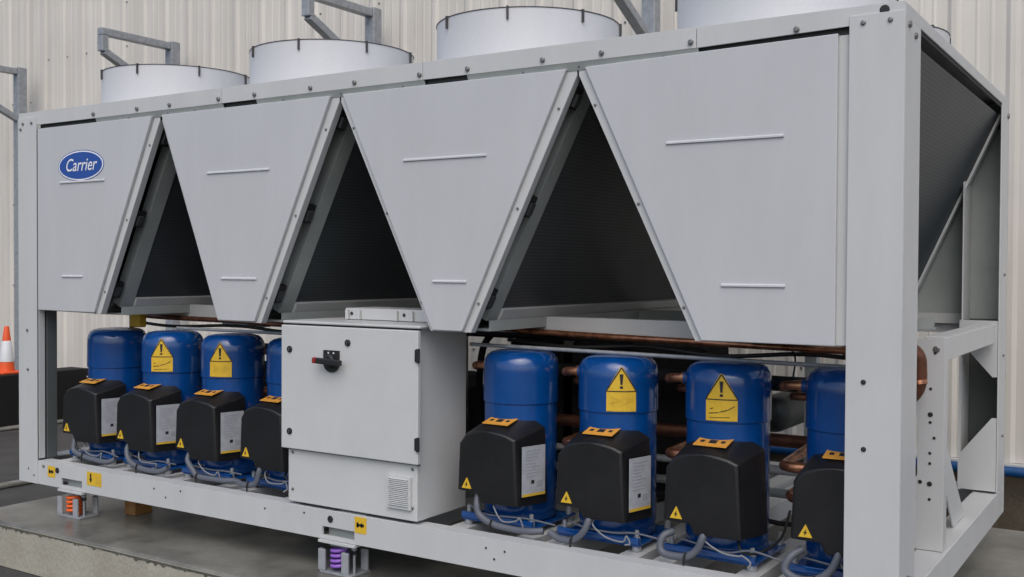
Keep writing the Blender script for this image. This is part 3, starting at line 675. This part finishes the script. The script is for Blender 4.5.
pipe('gas_line', [(2.35, .92, .885), (3.4, .92, .885)], .016, 'insulation', (2.8, .9, .9))
for i in range(7):
    c = cent[4+i % 4]; zz = (.62, .57, .68, .44, .33, .59, .40)[i]
    pipe('copper_bend', [(c-.24, .62, zz), (c-.20, .56, zz+.01), (c-.13-.03*(i % 3), .55, zz+.03), (c-.10, .58, zz+.07), (c-.10, .75, zz+.08)], (.013, .016, .010)[i % 3], ('copper', 'copper_dull')[i % 2], (c-.2, .6, zz))
for i in range(3):
    c = cent[i]; pipe('copper_bend', [(c+.24, .62, .70), (c+.21, .56, .71), (c+.15, .55, .74), (c+.12, .6, .80), (c+.12, .75, .82)], .013, 'copper_dull', (c+.2, .6, .7))
pipe('cable_bundle', [(2.9, .62, .885), (3.25, .60, .868), (3.6, .62, .885), (3.95, .60, .862), (4.3, .62, .885), (4.6, .6, .87)], .009, 'black', (3.7, .6, .88))
pipe('cable_bundle', [(2.9, .66, .30), (3.3, .62, .22), (3.8, .64, .26), (4.2, .62, .20), (4.6, .6, .26)], .010, 'black', (3.7, .6, .25))
pipe('cable_bundle', [(.2, .60, .89), (.6, .58, .872), (1.1, .6, .89), (1.6, .58, .868), (2.06, .6, .89)], .009, 'black', (1.1, .6, .88))
m = MB(); m.box(2.66, 3.72, 1.0, 1.32, .14, .86, 'insulation'); part(m, 'evaporator', (3.2, 1.1, .14), bevel=.02)
m = MB(); m.box(2.40, 2.66, 1.0, 1.3, .14, .60, 'insulation'); part(m, 'economiser', (2.5, 1.1, .14), bevel=.02)
m = MB(); m.lathe([(.0, -.25), (.05, -.24), (.080, -.20), (.088, -.15), (.088, .25), (.080, .30), (.05, .34), (0.001, .35)], (3.945, 1.45, .545), 'vessel', 28, axis='y', cap=False); part(m, 'liquid_receiver', (3.95, 1.4, .53), smooth=50)
m = MB(); m.box(.415, .505, .42, .47, .868, .950, 'yellow'); m.box(.395, .4145, .43, .46, .86, .955, 'black'); part(m, 'valve_cover', (.45, .45, .87), bevel=.008)
m = MB(); m.box(-.3+.62, .55, 1.2, 1.4, .83, .93, 'inner_steel'); m.box(.60, .95, 1.25, 1.5, .86, .92, 'insulation'); part(m, 'valve_block', (.5, 1.3, .9))
pipe('sensor_cable', [(4.22, .6, .93), (4.27, .58, .88), (4.29, .5, .80)], .004, 'black', (4.25, .6, .9))
m = MB(); m.box(.60, 2.1, 1.25, 1.55, .14, .62, 'insulation'); part(m, 'evaporator', (1.3, 1.4, .14), bevel=.02)

# ------------------------------------------------------------------ spring mounts under the frame
def mount(x, y, springmat, label):
    r = empty('spring_mount', (x, y, SLAB)); z = SLAB
    m = MB(); m.box(x-.095, x+.095, y-.012, y+.118, z+.001, z+.012, 'galv'); m.build('base_plate', r, bevel=.002, origin=(x, y, z))
    for dx, dy in ((-.104, -.012), (.034, -.012), (.055, .095), (-.07, .105)):
        mm = MB(); mm.box(x+dx, x+dx+.040, y+dy, y+dy+.012, z+.012, z+.108, 'galv_bright'); mm.box(x+dx, x+dx+.006, y+dy+.012, y+dy+.03, z+.012, z+.108, 'galv_bright'); mm.build('side_plate', r, bevel=.003, origin=(x+dx, y+dy, z))
    m = MB(); m.box(x-.05, x+.05, y+.01, y+.09, z+.122, z+.134, 'galv'); m.build('top_plate', r, bevel=.002, origin=(x, y, z+.13))
    m = MB(); pts = [(x-.014+.036*math.cos(t*.3), y+.034+.036*math.sin(t*.3), z+.020+.092*t/84) for t in range(85)]; m.tube(pts, .0084, springmat, 8)
    m.build('coil_spring', r, smooth=60, origin=(x, y, z))
    m = MB(); m.tube([(x+.075, y+.03, z+.012), (x+.075, y+.03, z+.13)], .006, 'galv', 8); m.lathe([(.013, .0), (.013, .012)], (x+.075, y+.03, z+.116), 'galv', 6); m.lathe([(.014, .0), (.014, .014)], (x+.075, y+.03, z+.098), 'black', 6)
    m.build('adjusting_bolt', r, origin=(x, y, z))
    tag(r, label, 'spring mount', 'spring mounts under the chiller frame')
mount(.452, .01, 'orange_spring', 'spring mount with orange coil under the left end of the frame')
mount(2.39, .01, 'purple_spring', 'spring mount with purple coil under the frame below the cabinet')
m = MB(); m.box(.63, .72, .22, .34, SLAB+.001, SLAB+.11, 'timber')
tag(m.build('timber_block', bevel=.006, origin=(.67, .28, SLAB)), 'brown timber block on the slab right of the orange spring mount', 'timber block')
# chips of debris on the slab
